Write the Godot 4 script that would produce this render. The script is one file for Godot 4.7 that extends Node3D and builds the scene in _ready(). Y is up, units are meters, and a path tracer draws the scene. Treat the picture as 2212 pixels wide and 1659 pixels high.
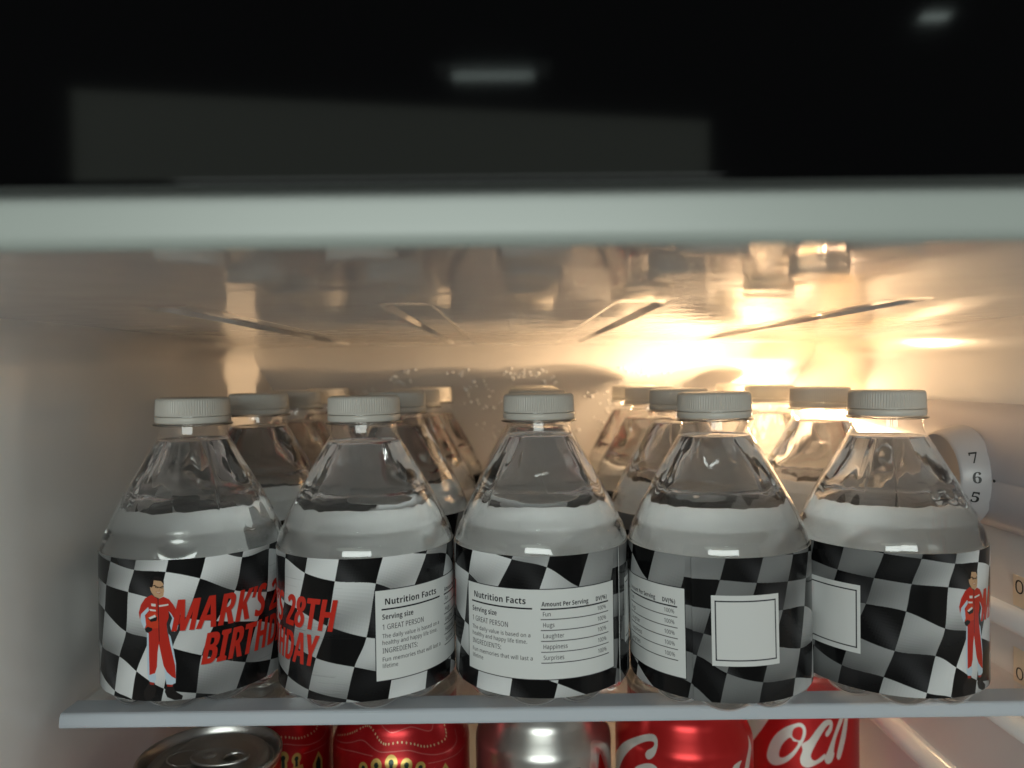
extends Node3D
# All shape helpers take millimetres (x right, y up from the shelf top, z towards the viewer) and store metres.

const MM := 0.001
const CAM_H := 112.0
const CEIL := 130.0
const FLOOR := -138.0
const LX := -156.0
const RX := 187.0
const BACK := 562.0
const RB := 31.85          # bottle radius
const RL := 32.1           # label radius
const LAB_LO := 4.8
const LAB_HI := 52.0

var M := {}
var noise := FastNoiseLite.new()
var bold: Font
var plain: Font


# ------------------------------------------------------------------ flat print
class Canvas:
	var w: int
	var h: int
	var px: PackedFloat32Array

	func _init(ww: int, hh: int, c: Color) -> void:
		w = ww
		h = hh
		px = PackedFloat32Array()
		px.resize(w * h * 3)
		for i in w * h:
			px[i * 3] = c.r
			px[i * 3 + 1] = c.g
			px[i * 3 + 2] = c.b

	func quad_raw(q: PackedVector2Array, c: Color) -> void:
		# plain scan fill without soft edges, for pieces that butt against each other
		var y0 := 1e9
		var y1 := -1e9
		for p in q:
			y0 = minf(y0, p.y)
			y1 = maxf(y1, p.y)
		for y in range(maxi(0, int(floor(y0))), mini(h - 1, int(ceil(y1))) + 1):
			var yy := y + 0.5
			var a := 1e9
			var b := -1e9
			for i in q.size():
				var p := q[i]
				var n := q[(i + 1) % q.size()]
				if (p.y <= yy) != (n.y <= yy):
					var x := p.x + (yy - p.y) / (n.y - p.y) * (n.x - p.x)
					a = minf(a, x)
					b = maxf(b, x)
			if b < a:
				continue
			for x in range(int(ceil(a - 0.5)), int(floor(b + 0.5)) + 1):
				if x - 0.5 > b or x + 0.5 < a:
					continue
				var k := (y * w + posmod(x, w)) * 3
				px[k] = c.r
				px[k + 1] = c.g
				px[k + 2] = c.b

	func fill(shapes: Array, c: Color, alpha := 1.0, each := false) -> void:
		# even-odd fill of closed outlines with soft edges; each: every outline is added by itself
		var x0 := 1e9
		var x1 := -1e9
		var y0 := 1e9
		var y1 := -1e9
		for s in shapes:
			for p in s:
				x0 = minf(x0, p.x)
				x1 = maxf(x1, p.x)
				y0 = minf(y0, p.y)
				y1 = maxf(y1, p.y)
		var bx := int(floor(x0)) - 1
		var by := maxi(0, int(floor(y0)))
		var bw := int(ceil(x1)) - bx + 3
		var ey := mini(h - 1, int(ceil(y1)))
		if ey < by:
			return
		var mask := PackedFloat32Array()
		mask.resize(bw * (ey - by + 1))
		var sets := []
		if each:
			for s in shapes:
				sets.append([s])
		else:
			sets = [shapes]
		for set in sets:
			var sy0 := 1e9
			var sy1 := -1e9
			for s in set:
				for p in s:
					sy0 = minf(sy0, p.y)
					sy1 = maxf(sy1, p.y)
			for y in range(maxi(by, int(floor(sy0))), mini(ey, int(ceil(sy1))) + 1):
				for sub in 4:
					var yy := y + (sub + 0.5) / 4.0
					var xs := []
					for s in set:
						var n: int = s.size()
						for i in n:
							var p: Vector2 = s[i]
							var q: Vector2 = s[(i + 1) % n]
							if (p.y <= yy) != (q.y <= yy):
								xs.append(p.x + (yy - p.y) / (q.y - p.y) * (q.x - p.x))
					xs.sort()
					for i in range(0, xs.size() - 1, 2):
						var a: float = xs[i] - bx
						var b: float = xs[i + 1] - bx
						for x in range(int(a), int(b) + 1):
							mask[(y - by) * bw + x] += clampf(minf(b, x + 1) - maxf(a, x), 0.0, 1.0) * 0.25
		for y in range(by, ey + 1):
			for x in bw:
				var m := minf(1.0, mask[(y - by) * bw + x]) * alpha
				if m <= 0.0:
					continue
				var k := (y * w + posmod(x + bx, w)) * 3
				px[k] += (c.r - px[k]) * m
				px[k + 1] += (c.g - px[k + 1]) * m
				px[k + 2] += (c.b - px[k + 2]) * m

	func stroke(pts: PackedVector2Array, width: float, c: Color, alpha := 1.0) -> void:
		var parts := []
		for i in pts.size() - 1:
			var t := (pts[i + 1] - pts[i]).normalized() * width * 0.5
			var n := Vector2(-t.y, t.x)
			parts.append(PackedVector2Array([pts[i] + n - t * 0.3, pts[i + 1] + n + t * 0.3, pts[i + 1] - n + t * 0.3, pts[i] - n - t * 0.3]))
		fill(parts, c, alpha, true)

	func texture() -> ImageTexture:
		var by := PackedByteArray()
		by.resize(w * h * 3)
		for i in w * h:
			var c := Color(px[i * 3], px[i * 3 + 1], px[i * 3 + 2]).linear_to_srgb()
			by[i * 3] = int(clampf(c.r, 0, 1) * 255.0 + 0.5)
			by[i * 3 + 1] = int(clampf(c.g, 0, 1) * 255.0 + 0.5)
			by[i * 3 + 2] = int(clampf(c.b, 0, 1) * 255.0 + 0.5)
		return ImageTexture.create_from_image(Image.create_from_data(w, h, false, Image.FORMAT_RGB8, by))


func glyph_mesh(s: String, f: Font) -> Array:
	var t := TextMesh.new()
	t.text = s
	t.font = f
	t.font_size = 64
	t.pixel_size = 0.01
	t.depth = 0.0
	t.curve_step = 1.0
	var a := t.get_mesh_arrays()
	var v: PackedVector3Array = a[Mesh.ARRAY_VERTEX]
	var ix = a[Mesh.ARRAY_INDEX]
	var out := []
	var n: int = ix.size() if ix != null else v.size()
	for i in range(0, n, 3):
		var tri := PackedVector2Array()
		for k in 3:
			var p := v[ix[i + k]] if ix != null else v[i + k]
			tri.append(Vector2(p.x, p.y))
		out.append(tri)
	return out


func bounds(tris: Array) -> Rect2:
	var lo := Vector2(1e9, 1e9)
	var hi := -lo
	for t in tris:
		for p in t:
			lo = lo.min(p)
			hi = hi.max(p)
	return Rect2(lo, hi - lo)


func letters(c: Canvas, s: String, f: Font, x0: float, x1: float, base: float, cap: float, col: Color, shear := 0.0, alpha := 1.0) -> void:
	# one line of print between x0 and x1 (pixels) with its capitals cap pixels high
	var ref := bounds(glyph_mesh("H", f))
	var tris := glyph_mesh(s, f)
	var b := bounds(tris)
	var out := []
	for t in tris:
		var q := PackedVector2Array()
		for p in t:
			var y: float = (p.y - ref.position.y) / ref.size.y * cap
			q.append(Vector2(x0 + (p.x - b.position.x) / b.size.x * (x1 - x0) + y * shear, base - y))
		out.append(q)
	c.fill(out, col, alpha, true)


# ------------------------------------------------------------------ scene tree
func numbered(called: String) -> String:
	if not has_node(called):
		return called
	var n := 1
	while has_node("%s_%03d" % [called, n]):
		n += 1
	return "%s_%03d" % [called, n]


func thing(called: String, label: String, category: String, at := Vector3.ZERO, turn := 0.0, group := "") -> Node3D:
	var o := Node3D.new()
	o.name = numbered(called)
	add_child(o, true)
	o.position = at * MM
	o.rotation_degrees.y = turn
	tag(o, label, category, group)
	return o


func tag(o: Node3D, label: String, category: String, group := "") -> void:
	o.set_meta("label", label)
	o.set_meta("category", category)
	if group:
		o.set_meta("group", group)


func obj(called: String, m: Mesh, mats: Array, parent: Node) -> MeshInstance3D:
	var o := MeshInstance3D.new()
	o.name = called
	o.mesh = m
	for i in mini(mats.size(), m.get_surface_count()):
		o.set_surface_override_material(i, mats[i])
	parent.add_child(o, true)
	return o


func mat(name_: String, albedo: Color, rough: float, spec := 0.5, metal := 0.0) -> StandardMaterial3D:
	var m := StandardMaterial3D.new()
	m.resource_name = name_
	m.albedo_color = albedo.linear_to_srgb()
	m.roughness = rough
	m.metallic_specular = spec
	m.metallic = metal
	M[name_] = m
	return m


# ------------------------------------------------------------------ mesh helpers
func begin() -> SurfaceTool:
	var st := SurfaceTool.new()
	st.begin(Mesh.PRIMITIVE_TRIANGLES)
	return st


func done(st: SurfaceTool, onto: ArrayMesh = null) -> ArrayMesh:
	st.generate_normals()
	return st.commit(onto) if onto else st.commit()


func tri(st: SurfaceTool, a: Vector3, b: Vector3, c: Vector3, ua := Vector2.ZERO, ub := Vector2.ZERO, uc := Vector2.ZERO) -> void:
	st.set_uv(ua)
	st.add_vertex(a * MM)
	st.set_uv(ub)
	st.add_vertex(b * MM)
	st.set_uv(uc)
	st.add_vertex(c * MM)


func grid(st: SurfaceTool, P: Array, flip := false, U: Array = []) -> void:
	# rows of points; seen with rows going up and columns going right, the front faces the viewer
	for i in P.size() - 1:
		for j in P[i].size() - 1:
			var a: Vector3 = P[i][j]
			var b: Vector3 = P[i][j + 1]
			var c: Vector3 = P[i + 1][j + 1]
			var d: Vector3 = P[i + 1][j]
			var ua := Vector2.ZERO
			var ub := Vector2.ZERO
			var uc := Vector2.ZERO
			var ud := Vector2.ZERO
			if U:
				ua = U[i][j]
				ub = U[i][j + 1]
				uc = U[i + 1][j + 1]
				ud = U[i + 1][j]
			if flip:
				if a != b:
					tri(st, a, b, c, ua, ub, uc)
				if c != d:
					tri(st, a, c, d, ua, uc, ud)
			else:
				if a != b:
					tri(st, a, c, b, ua, uc, ub)
				if c != d:
					tri(st, a, d, c, ua, ud, uc)


func circle(n: int) -> PackedFloat32Array:
	var a := PackedFloat32Array()
	for i in n + 1:
		a.append(TAU * (i % n) / n + (0.0 if i < n else 0.0))
	return a


func lathe(st: SurfaceTool, prof: Array, n := 96, flip := false) -> void:
	var P := []
	for q in prof:
		var row := PackedVector3Array()
		for i in n + 1:
			var f := TAU * (i % n) / n
			row.append(Vector3(q.x * sin(f), q.y, q.x * cos(f)))
		P.append(row)
	grid(st, P, flip)


func rbox(st: SurfaceTool, c: Vector3, size: Vector3, b: float) -> void:
	var h := size * 0.5
	for axis in 3:
		for sgn in [-1.0, 1.0]:
			var u := (axis + 1) % 3
			var v := (axis + 2) % 3
			var tu := [-h[u], -h[u] + b, -h[u] + b * 1.5, h[u] - b * 1.5, h[u] - b, h[u]]
			var tv := [-h[v], -h[v] + b, -h[v] + b * 1.5, h[v] - b * 1.5, h[v] - b, h[v]]
			var P := []
			for a in 6:
				var row := PackedVector3Array()
				for k in 6:
					var p := Vector3.ZERO
					p[axis] = h[axis] * sgn
					p[u] = tu[k]
					p[v] = tv[a]
					var inner := p.clamp(-(h - Vector3.ONE * b), h - Vector3.ONE * b)
					row.append(c + inner + (p - inner).normalized() * b)
				P.append(row)
			grid(st, P, sgn < 0)


func extrude_x(st: SurfaceTool, prof: PackedVector2Array, x0: float, x1: float) -> void:
	# prof holds (z, y), turning clockwise as seen from +x
	var n := prof.size()
	for i in n:
		var a := prof[i]
		var b := prof[(i + 1) % n]
		tri(st, Vector3(x0, a.y, a.x), Vector3(x1, b.y, b.x), Vector3(x1, a.y, a.x))
		tri(st, Vector3(x0, a.y, a.x), Vector3(x0, b.y, b.x), Vector3(x1, b.y, b.x))
	var ix := Geometry2D.triangulate_polygon(prof)
	for i in range(0, ix.size(), 3):
		for side in 2:
			var x := x1 if side else x0
			var p := []
			for k in 3:
				p.append(Vector3(x, prof[ix[i + k]].y, prof[ix[i + k]].x))
			var nrm: Vector3 = (p[1] - p[0]).cross(p[2] - p[0])
			if (nrm.x > 0) == (side == 1):
				tri(st, p[0], p[2], p[1])
			else:
				tri(st, p[0], p[1], p[2])


# ------------------------------------------------------------------ setting up
func _ready() -> void:
	var cam := Camera3D.new()
	cam.name = "camera"
	cam.position = Vector3(0, CAM_H, 0) * MM
	cam.rotation_degrees = Vector3(-0.67, -0.2, -0.65)
	cam.fov = rad_to_deg(2.0 * atan(829.5 / 1661.0))
	cam.near = 0.01
	cam.far = 20.0
	var at := CameraAttributesPhysical.new()
	at.frustum_focal_length = 6.9
	at.exposure_aperture = 2.8
	at.frustum_focus_distance = 0.272
	at.frustum_near = 0.01
	at.frustum_far = 20.0
	cam.attributes = at
	add_child(cam)
	cam.fov = rad_to_deg(2.0 * atan(829.5 / 1661.0))
	cam.current = true

	var we := WorldEnvironment.new()
	we.name = "environment"
	var e := Environment.new()
	e.background_mode = Environment.BG_COLOR
	e.background_color = Color(0.064, 0.065, 0.061).linear_to_srgb()
	e.tonemap_mode = Environment.TONE_MAPPER_LINEAR
	e.tonemap_exposure = 1.0
	e.sdfgi_enabled = true
	e.ssao_enabled = true
	e.ssil_enabled = true
	we.environment = e
	add_child(we)

	var al := AreaLight3D.new()  # unseen source behind the viewer, lights the labels and the crossbar
	al.name = "unseen_room_light"
	al.area_size = Vector2(0.75, 0.28)
	al.area_normalize_energy = true
	al.light_energy = 0.56
	al.light_color = Color(0.92, 1.0, 0.95).linear_to_srgb()
	al.position = Vector3(-0.08, 0.205, 0.88)
	add_child(al)
	al.look_at_from_position(al.position, Vector3(-0.08, 0.205, -1.0))
	al.shadow_enabled = true

	noise.seed = 7
	noise.noise_type = FastNoiseLite.TYPE_SIMPLEX
	noise.fractal_octaves = 2
	var sb := SystemFont.new()
	sb.font_names = ["Droid Sans"]
	sb.font_weight = 700
	bold = sb
	var sp := SystemFont.new()
	sp.font_names = ["Droid Sans"]
	plain = sp

	materials()
	fridge()
	shelf()
	bottles()
	cans()
	room_lamps()


func materials() -> void:
	mat("liner", Color(0.90, 0.885, 0.87), 0.2)
	mat("ceiling", Color(0.90, 0.885, 0.87), 0.05)
	mat("trim", Color(0.50, 0.54, 0.60), 0.22)
	mat("frame", Color(0.42, 0.455, 0.43), 0.35)
	mat("door", Color(0.002, 0.002, 0.0024), 0.06, 0.26)
	mat("gasket", Color(0.02, 0.02, 0.02), 0.6)
	mat("housing", Color(0.52, 0.50, 0.54), 0.3)
	mat("dial", Color(0.40, 0.385, 0.40), 0.35)
	mat("black_print", Color(0.01, 0.01, 0.01), 0.5)
	mat("groove", Color(0.66, 0.66, 0.68), 0.15)
	mat("paper", Color(0.90, 0.76, 0.58), 0.6)
	var cap := mat("cap", Color(0.66, 0.63, 0.58), 0.3)
	cap.backlight_enabled = true
	cap.backlight = Color(0.6, 0.6, 0.58)
	var inner := mat("label_back", Color(0.80, 0.81, 0.81), 0.6)
	inner.backlight_enabled = true
	inner.backlight = Color(0.35, 0.35, 0.35)
	var nt := NoiseTexture2D.new()
	nt.width = 512
	nt.height = 512
	nt.seamless = true
	nt.as_normal_map = true
	nt.bump_strength = 3.0
	var fn := FastNoiseLite.new()
	fn.seed = 3
	fn.frequency = 0.012
	fn.fractal_octaves = 3
	nt.noise = fn
	for m in [M.liner, M.ceiling, M.housing]:
		m.normal_enabled = true
		m.normal_texture = nt
		m.normal_scale = 0.10
		m.uv1_triplanar = true
		m.uv1_world_triplanar = true
		m.uv1_scale = Vector3(7, 7, 7)
	var water := mat("water", Color(1, 1, 1, 1), 0.0)
	water.albedo_color = Color(1, 1, 1, 0.0)
	water.transparency = BaseMaterial3D.TRANSPARENCY_ALPHA
	water.refraction_enabled = true
	water.refraction_scale = 0.034
	var pet := mat("pet", Color(1, 1, 1), 0.02)
	pet.albedo_color = Color(1, 1, 1, 0.02)
	pet.transparency = BaseMaterial3D.TRANSPARENCY_ALPHA
	var ps := mat("pet_solid", Color(1, 1, 1), 0.0)
	ps.albedo_color = Color(1, 1, 1, 0.0)
	ps.transparency = BaseMaterial3D.TRANSPARENCY_ALPHA
	ps.refraction_enabled = true
	ps.refraction_scale = 0.055
	var glass := mat("glass", Color(1, 1, 1), 0.01)
	glass.albedo_color = Color(0.9, 0.97, 0.95, 0.04)
	glass.transparency = BaseMaterial3D.TRANSPARENCY_ALPHA
	mat("aluminium", Color(0.42, 0.41, 0.40), 0.30, 0.5, 1.0)
	mat("condensation", Color(0.93, 0.92, 0.90), 0.12, 0.6)
	var sh := mat("added_hood", Color(0.82, 0.78, 0.72), 0.4)  # for the added hood, lets part of the bulb light through
	sh.backlight_enabled = true
	sh.backlight = Color(0.8, 0.76, 0.68)
	var bulb := mat("bulb", Color(1, 0.8, 0.5), 0.4)
	bulb.emission_enabled = true
	bulb.emission = Color(1.0, 0.66, 0.32)
	bulb.emission_energy_multiplier = 2.0
	var panel_mat := mat("panel_glow", Color(0.8, 0.8, 0.8), 0.6)  # glow of the unseen bright panel behind the viewer
	panel_mat.emission_enabled = true
	panel_mat.emission = Color(0.92, 1.0, 0.95)
	panel_mat.emission_energy_multiplier = 0.8
	var bg := mat("dim_panel_glow", Color(0.5, 0.5, 0.5), 0.8)  # glow of the unseen dim panel mirrored in the freezer door
	bg.emission_enabled = true
	bg.emission = Color(0.95, 1.0, 0.93)
	bg.emission_energy_multiplier = 1.3
	var tube := mat("tube_glow", Color(0.9, 0.9, 0.9), 0.5)
	tube.emission_enabled = true
	tube.emission = Color(0.92, 1.0, 0.97)
	tube.emission_energy_multiplier = 14.0
	mat("fixture", Color(0.02, 0.02, 0.02), 0.6)


# ------------------------------------------------------------------ refrigerator
func wall_path(side: int) -> Array:
	# (x, z) along a side wall from the front to the back corner, with inward normals
	var pts := []
	if side < 0:
		for p in [[-168, 108], [-166, 200], [-163.5, 218], [-159, 232], [-156.6, 242], [-156, 252]]:
			pts.append(Vector2(p[0], -p[1]))
	else:
		pts = [Vector2(RX + 6, -108), Vector2(RX + 4, -180), Vector2(RX + 0.8, -210), Vector2(RX, -230)]
	var x := LX if side < 0 else RX
	for d in range(270, 541, 15):
		pts.append(Vector2(x, -d))
	for i in range(0, 7):
		var a := PI * 0.5 * i / 6.0
		pts.append(Vector2(x - side * 16.0 * (1 - cos(a)), -546.0 - 16.0 * sin(a)))
	return pts


func side_wall(side: int, parent: Node) -> void:
	var path := wall_path(side)
	var P := []
	var heights := [FLOOR, -100.0, -60.0, -20.0, 20.0, 60.0, 90.0, 116.0]
	for k in heights.size() + 8:
		var row := PackedVector3Array()
		for i in path.size():
			var t: Vector2 = (path[mini(i + 1, path.size() - 1)] - path[maxi(i - 1, 0)]).normalized()
			var nrm := Vector2(-t.y, t.x) if side > 0 else Vector2(t.y, -t.x)
			var p: Vector2 = path[i]
			if k < heights.size():
				row.append(Vector3(p.x, heights[k], p.y))
			else:
				var a := PI * 0.5 * (k - heights.size() + 1) / 8.0
				p -= nrm * 14.0 * (1 - cos(a)) * (1.0 if side * nrm.x > 0 else -1.0)
				row.append(Vector3(p.x, 116.0 + 14.0 * sin(a), p.y))
		P.append(row)
	var st := begin()
	grid(st, P, side > 0)
	# outer skin
	var ox := side * 206.0
	var O := []
	for y in [FLOOR - 20.0, 170.0]:
		O.append(PackedVector3Array([Vector3(ox, y, -108), Vector3(ox, y, -600)]))
	grid(st, O, side < 0)
	var F := []
	for y in [FLOOR - 20.0, CEIL]:
		F.append(PackedVector3Array([Vector3(path[0].x, y, -108), Vector3(ox, y, -108)]))
	grid(st, F, side < 0)
	obj("side_wall", done(st), [M.liner], parent)


func rail(y: float, hh: float, out: float, side: int, parent: Node, d0 := 235.0) -> void:
	# a rounded shelf support moulded along a side wall
	var x := LX if side < 0 else RX
	var P := []
	for i in 11:
		var a := PI * i / 10.0
		var q := Vector2(x + 0.5 * side - side * (out * sin(a) + 0.5), y - hh * 0.5 * cos(a))
		var row := PackedVector3Array()
		for d in [d0, d0 + 4.0, 400.0, 545.0]:
			var k := 0.15 if d == d0 else 1.0
			row.append(Vector3(x + (q.x - x) * k, y + (q.y - y) * (0.6 if d == d0 else 1.0), -d))
		P.append(row)
	var st := begin()
	grid(st, P, side > 0)
	obj("shelf_support", done(st), [M.liner], parent)


func fridge() -> void:
	var f := thing("refrigerator", "white lined refrigerator compartment with black freezer door above and lit interior", "refrigerator")
	# ceiling with four moulded grooves
	var xs := PackedFloat32Array([-190.0])
	var dep := PackedFloat32Array([0.0])
	for g in [-85.0, -26.0, 34.0, 101.0]:
		for k in [[-8.4, 0.0], [-7.2, 0.0], [-6.8, 0.12], [-5.4, 1.0], [-5.0, 1.1], [-4.6, 1.1], [4.6, 1.1], [5.0, 1.1], [5.4, 1.0], [6.8, 0.12], [7.2, 0.0], [8.4, 0.0]]:
			xs.append(g + k[0])
			dep.append(k[1])
	xs.append(210.0)
	dep.append(0.0)
	var P := []
	var ds := [108.0, 185.0, 193.0, 200.0, 206.0, 208.0, 300.0, 400.0, 432.0, 434.0, 439.0, 440.0, 441.0, 442.5, 445.0, 448.0]
	for d in ds:
		var row := PackedVector3Array()
		var k := clampf((d - 194.0) / 12.0, 0.0, 1.0) * clampf((440.0 - d) / 6.0, 0.0, 1.0)
		for i in xs.size():
			row.append(Vector3(xs[i], CEIL + dep[i] * k - (0.0 if d < 441.5 else (0.15 if d < 444.0 else (0.5 if d < 446.0 else 1.0))), -d))
		P.append(row)
	var st := begin()
	grid(st, P, true)
	obj("ceiling", done(st), [M.ceiling], f)
	# cove and back wall
	P = []
	for q in [[448, 129], [456, 126.6], [466, 123.2], [478, 118.6], [492, 112.4], [506, 105.2], [520, 97], [534, 87.5], [546, 77.5], [555, 67], [560, 57], [562, 46], [562, 0], [562, -60], [562, FLOOR]]:
		var row := PackedVector3Array()
		for i in 13:
			row.append(Vector3(lerpf(-175, 205, i / 12.0), q[1], -q[0]))
		P.append(row)
	st = begin()
	grid(st, P, true)
	obj("back_wall", done(st), [M.liner], f)
	side_wall(-1, f)
	side_wall(1, f)
	st = begin()
	rbox(st, Vector3(0, FLOOR - 10.0, -336), Vector3(412, 20, 456), 1.5)
	obj("floor", done(st), [M.liner], f)
	rail(-8.5, 7.0, 3.6, -1, f, 272.0)
	rail(19.0, 9.5, 4.0, 1, f)
	rail(-20.0, 8.0, 5.0, 1, f)
	rail(-62.0, 12.0, 6.0, 1, f)
	# crossbar between the two compartments and the freezer door over it
	st = begin()
	rbox(st, Vector3(0, CEIL + 22.0, -114.0), Vector3(420, 43.6, 12), 1.6)
	obj("crossbar", done(st), [M.frame], f)
	st = begin()
	rbox(st, Vector3(0, 137.6 + 110.0, -104.2), Vector3(420, 220, 3.2), 0.5)
	obj("freezer_door", done(st), [M.door], f)
	housing(f)
	droplets(f)
	for q in [[36.0, 24.5, 284.5, 50.0, 5.2, 32.5], [9.0, -3.7, 284.5, 50.0, 4.6, 0.5]]:
		st = begin()
		rbox(st, Vector3(RX - 0.35, (q[0] + q[1]) * 0.5, -(q[2] - q[3] * 0.5)), Vector3(0.2, q[0] - q[1], q[3]), 0.05)
		var paper := obj("wall_sticker", done(st), [M.paper], f)
		var t := TextMesh.new()
		t.text = "O"
		t.font = plain
		t.font_size = 48
		t.pixel_size = q[4] / 35.0 * 0.001
		t.depth = 0.00006
		var o := obj("lettering", t, [M.black_print], paper)
		o.transform = Transform3D(Basis(Vector3(0, 0, 1), Vector3(0, 1, 0), Vector3(-1, 0, 0)), Vector3(RX - 0.49, q[5] - 0.6, -(q[2] - 3.6)) * MM)


func housing(f: Node) -> void:
	# moulded box of the thermostat along the right wall, open at its rear end where the bulb sits
	var prof := [[RX + 1.0, 101.5], [RX - 3.0, 100.6], [RX - 9.0, 95.0], [RX - 12.0, 90.0], [RX - 13.4, 84.0], [RX - 13.6, 74.8], [RX - 13.2, 74.2], [RX - 13.6, 73.6], [RX - 13.4, 66.0], [RX - 11.5, 59.5], [RX - 6.0, 55.0], [RX + 1.0, 53.0]]
	for q in prof:
		q[1] -= 2.2
	var P := []
	for q in prof:
		var row := PackedVector3Array()
		for d in [205.0, 300.0, 405.0, 410.0]:
			var k := 1.0 if d < 408.0 else 0.8
			row.append(Vector3(RX + (q[0] - RX) * k, 78.0 + (q[1] - 78.0) * (1.0 if d < 408.0 else 0.93), -d))
		P.append(row)
	P.reverse()
	var st := begin()
	grid(st, P, true)
	var h := obj("thermostat_housing", done(st), [M.housing], f)
	# rear wall of the housing, seen only from inside the compartment
	st = begin()
	var R := []
	for q in prof:
		R.append(PackedVector3Array([Vector3(RX + 1.0, q[1], -409.5), Vector3(RX + (q[0] - RX) * 0.8, 78.0 + (q[1] - 78.0) * 0.93, -409.5)]))
	grid(st, R, false)
	obj("end_plate", done(st), [M.housing], h)
	# lamp out of view: lens and bulb placed for the warm glow behind the bottles
	st = begin()
	rbox(st, Vector3(RX - 1.6, 69.0, -450.0), Vector3(3.2, 26.0, 18.0), 0.8)
	obj("lamp_socket", done(st), [M.housing], h)
	st = begin()
	rbox(st, Vector3(RX - 15.5, 93.0, -437.0), Vector3(32.0, 1.4, 52.0), 0.5)
	obj("added_lamp_hood", done(st), [M.added_hood], h)  # added hood, holds the bulb light back from the ceiling
	st = begin()
	var bp := []
	for i in 13:
		var a := PI * i / 12.0
		bp.append(Vector2(5.0 * sin(a) + 0.001, -7.0 * cos(a)))
	lathe(st, bp, 20)
	var bu := obj("unseen_lamp_bulb", done(st), [M.bulb], h)
	bu.position = Vector3(RX - 21.0, 80.0, -429.0) * MM
	bu.rotation_degrees = Vector3(0, 0, 90)
	st = begin()
	lathe(st, [Vector2(3.0, -6.0), Vector2(3.6, -10.0), Vector2(4.4, -12.0), Vector2(4.4, -21.5)], 20, true)
	var bs := obj("bulb_base", done(st), [M.housing], h)
	bs.position = bu.position
	bs.rotation_degrees = Vector3(0, 0, 90)
	var om := OmniLight3D.new()  # bulb out of view, placed to light the right wall
	om.name = "unseen_bulb_light"
	om.light_energy = 0.025
	om.light_color = Color(1.0, 0.66, 0.36).linear_to_srgb()
	om.light_size = 0.006
	om.omni_range = 2.0
	om.omni_attenuation = 2.0
	om.shadow_enabled = true
	om.position = bu.position
	add_child(om)
	st = begin()
	rbox(st, Vector3(RX - 3.9, 69.0, -450.0), Vector3(1.6, 22.0, 14.0), 0.5)
	obj("unseen_lamp_lens", done(st), [M.bulb], h)
	var ol := AreaLight3D.new()  # lens out of view, placed to light the left wall and ceiling
	ol.name = "unseen_lens_light"
	ol.area_size = Vector2(0.012, 0.020)
	ol.area_normalize_energy = true
	ol.light_energy = 0.055
	ol.light_color = Color(1.0, 0.66, 0.36).linear_to_srgb()
	ol.area_range = 2.0
	ol.area_attenuation = 2.0
	add_child(ol)
	ol.look_at_from_position(Vector3(RX - 5.2, 69.0, -450.0) * MM, Vector3(-200.0, 72.0, -452.0) * MM)
	ol.shadow_enabled = true
	# dial
	st = begin()
	var kp := [Vector2(0.001, 9.0), Vector2(14.6, 9.0), Vector2(15.4, 9.6), Vector2(16.0, 9.6), Vector2(16.6, 8.9), Vector2(17.8, 5.0), Vector2(19.0, 0.6), Vector2(19.1, -1.0)]
	kp.reverse()
	lathe(st, kp, 72)
	var dial := obj("temperature_dial", done(st), [M.dial], h)
	dial.position = Vector3(RX - 13.5, 71.8, -295.0) * MM
	dial.rotation_degrees = Vector3(0, 0, 90)
	for k in 7:
		var t := TextMesh.new()
		t.text = str(7 - k)
		t.font = serif()
		t.font_size = 48
		t.pixel_size = 0.000122
		t.depth = 0.00012
		t.curve_step = 1.0
		var o := obj("numeral", t, [M.black_print], dial)
		# written along the sloping rim, upright where it faces the door
		var a := deg_to_rad(27.0 - 23.5 * k)
		var n := Vector3(-0.28, sin(a) * 0.96, cos(a) * 0.96)
		var up := Vector3(0, cos(a), -sin(a))
		var right := up.cross(n).normalized()
		var world := Transform3D(Basis(right, up, n.normalized()), Vector3(-4.7, sin(a) * 17.95, cos(a) * 17.95) * MM)
		o.transform = Transform3D(Basis.from_euler(Vector3(0, 0, PI / 2)), Vector3.ZERO).affine_inverse() * world
	# pointer mark beside the dial
	st = begin()
	rbox(st, Vector3(RX - 13.3, 72.0, -274.8), Vector3(0.8, 1.1, 1.0), 0.2)
	obj("pointer", done(st), [M.black_print], h)


func serif() -> Font:
	var s := SystemFont.new()
	s.font_names = ["Droid Serif"]
	s.font_weight = 700
	return s


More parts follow.
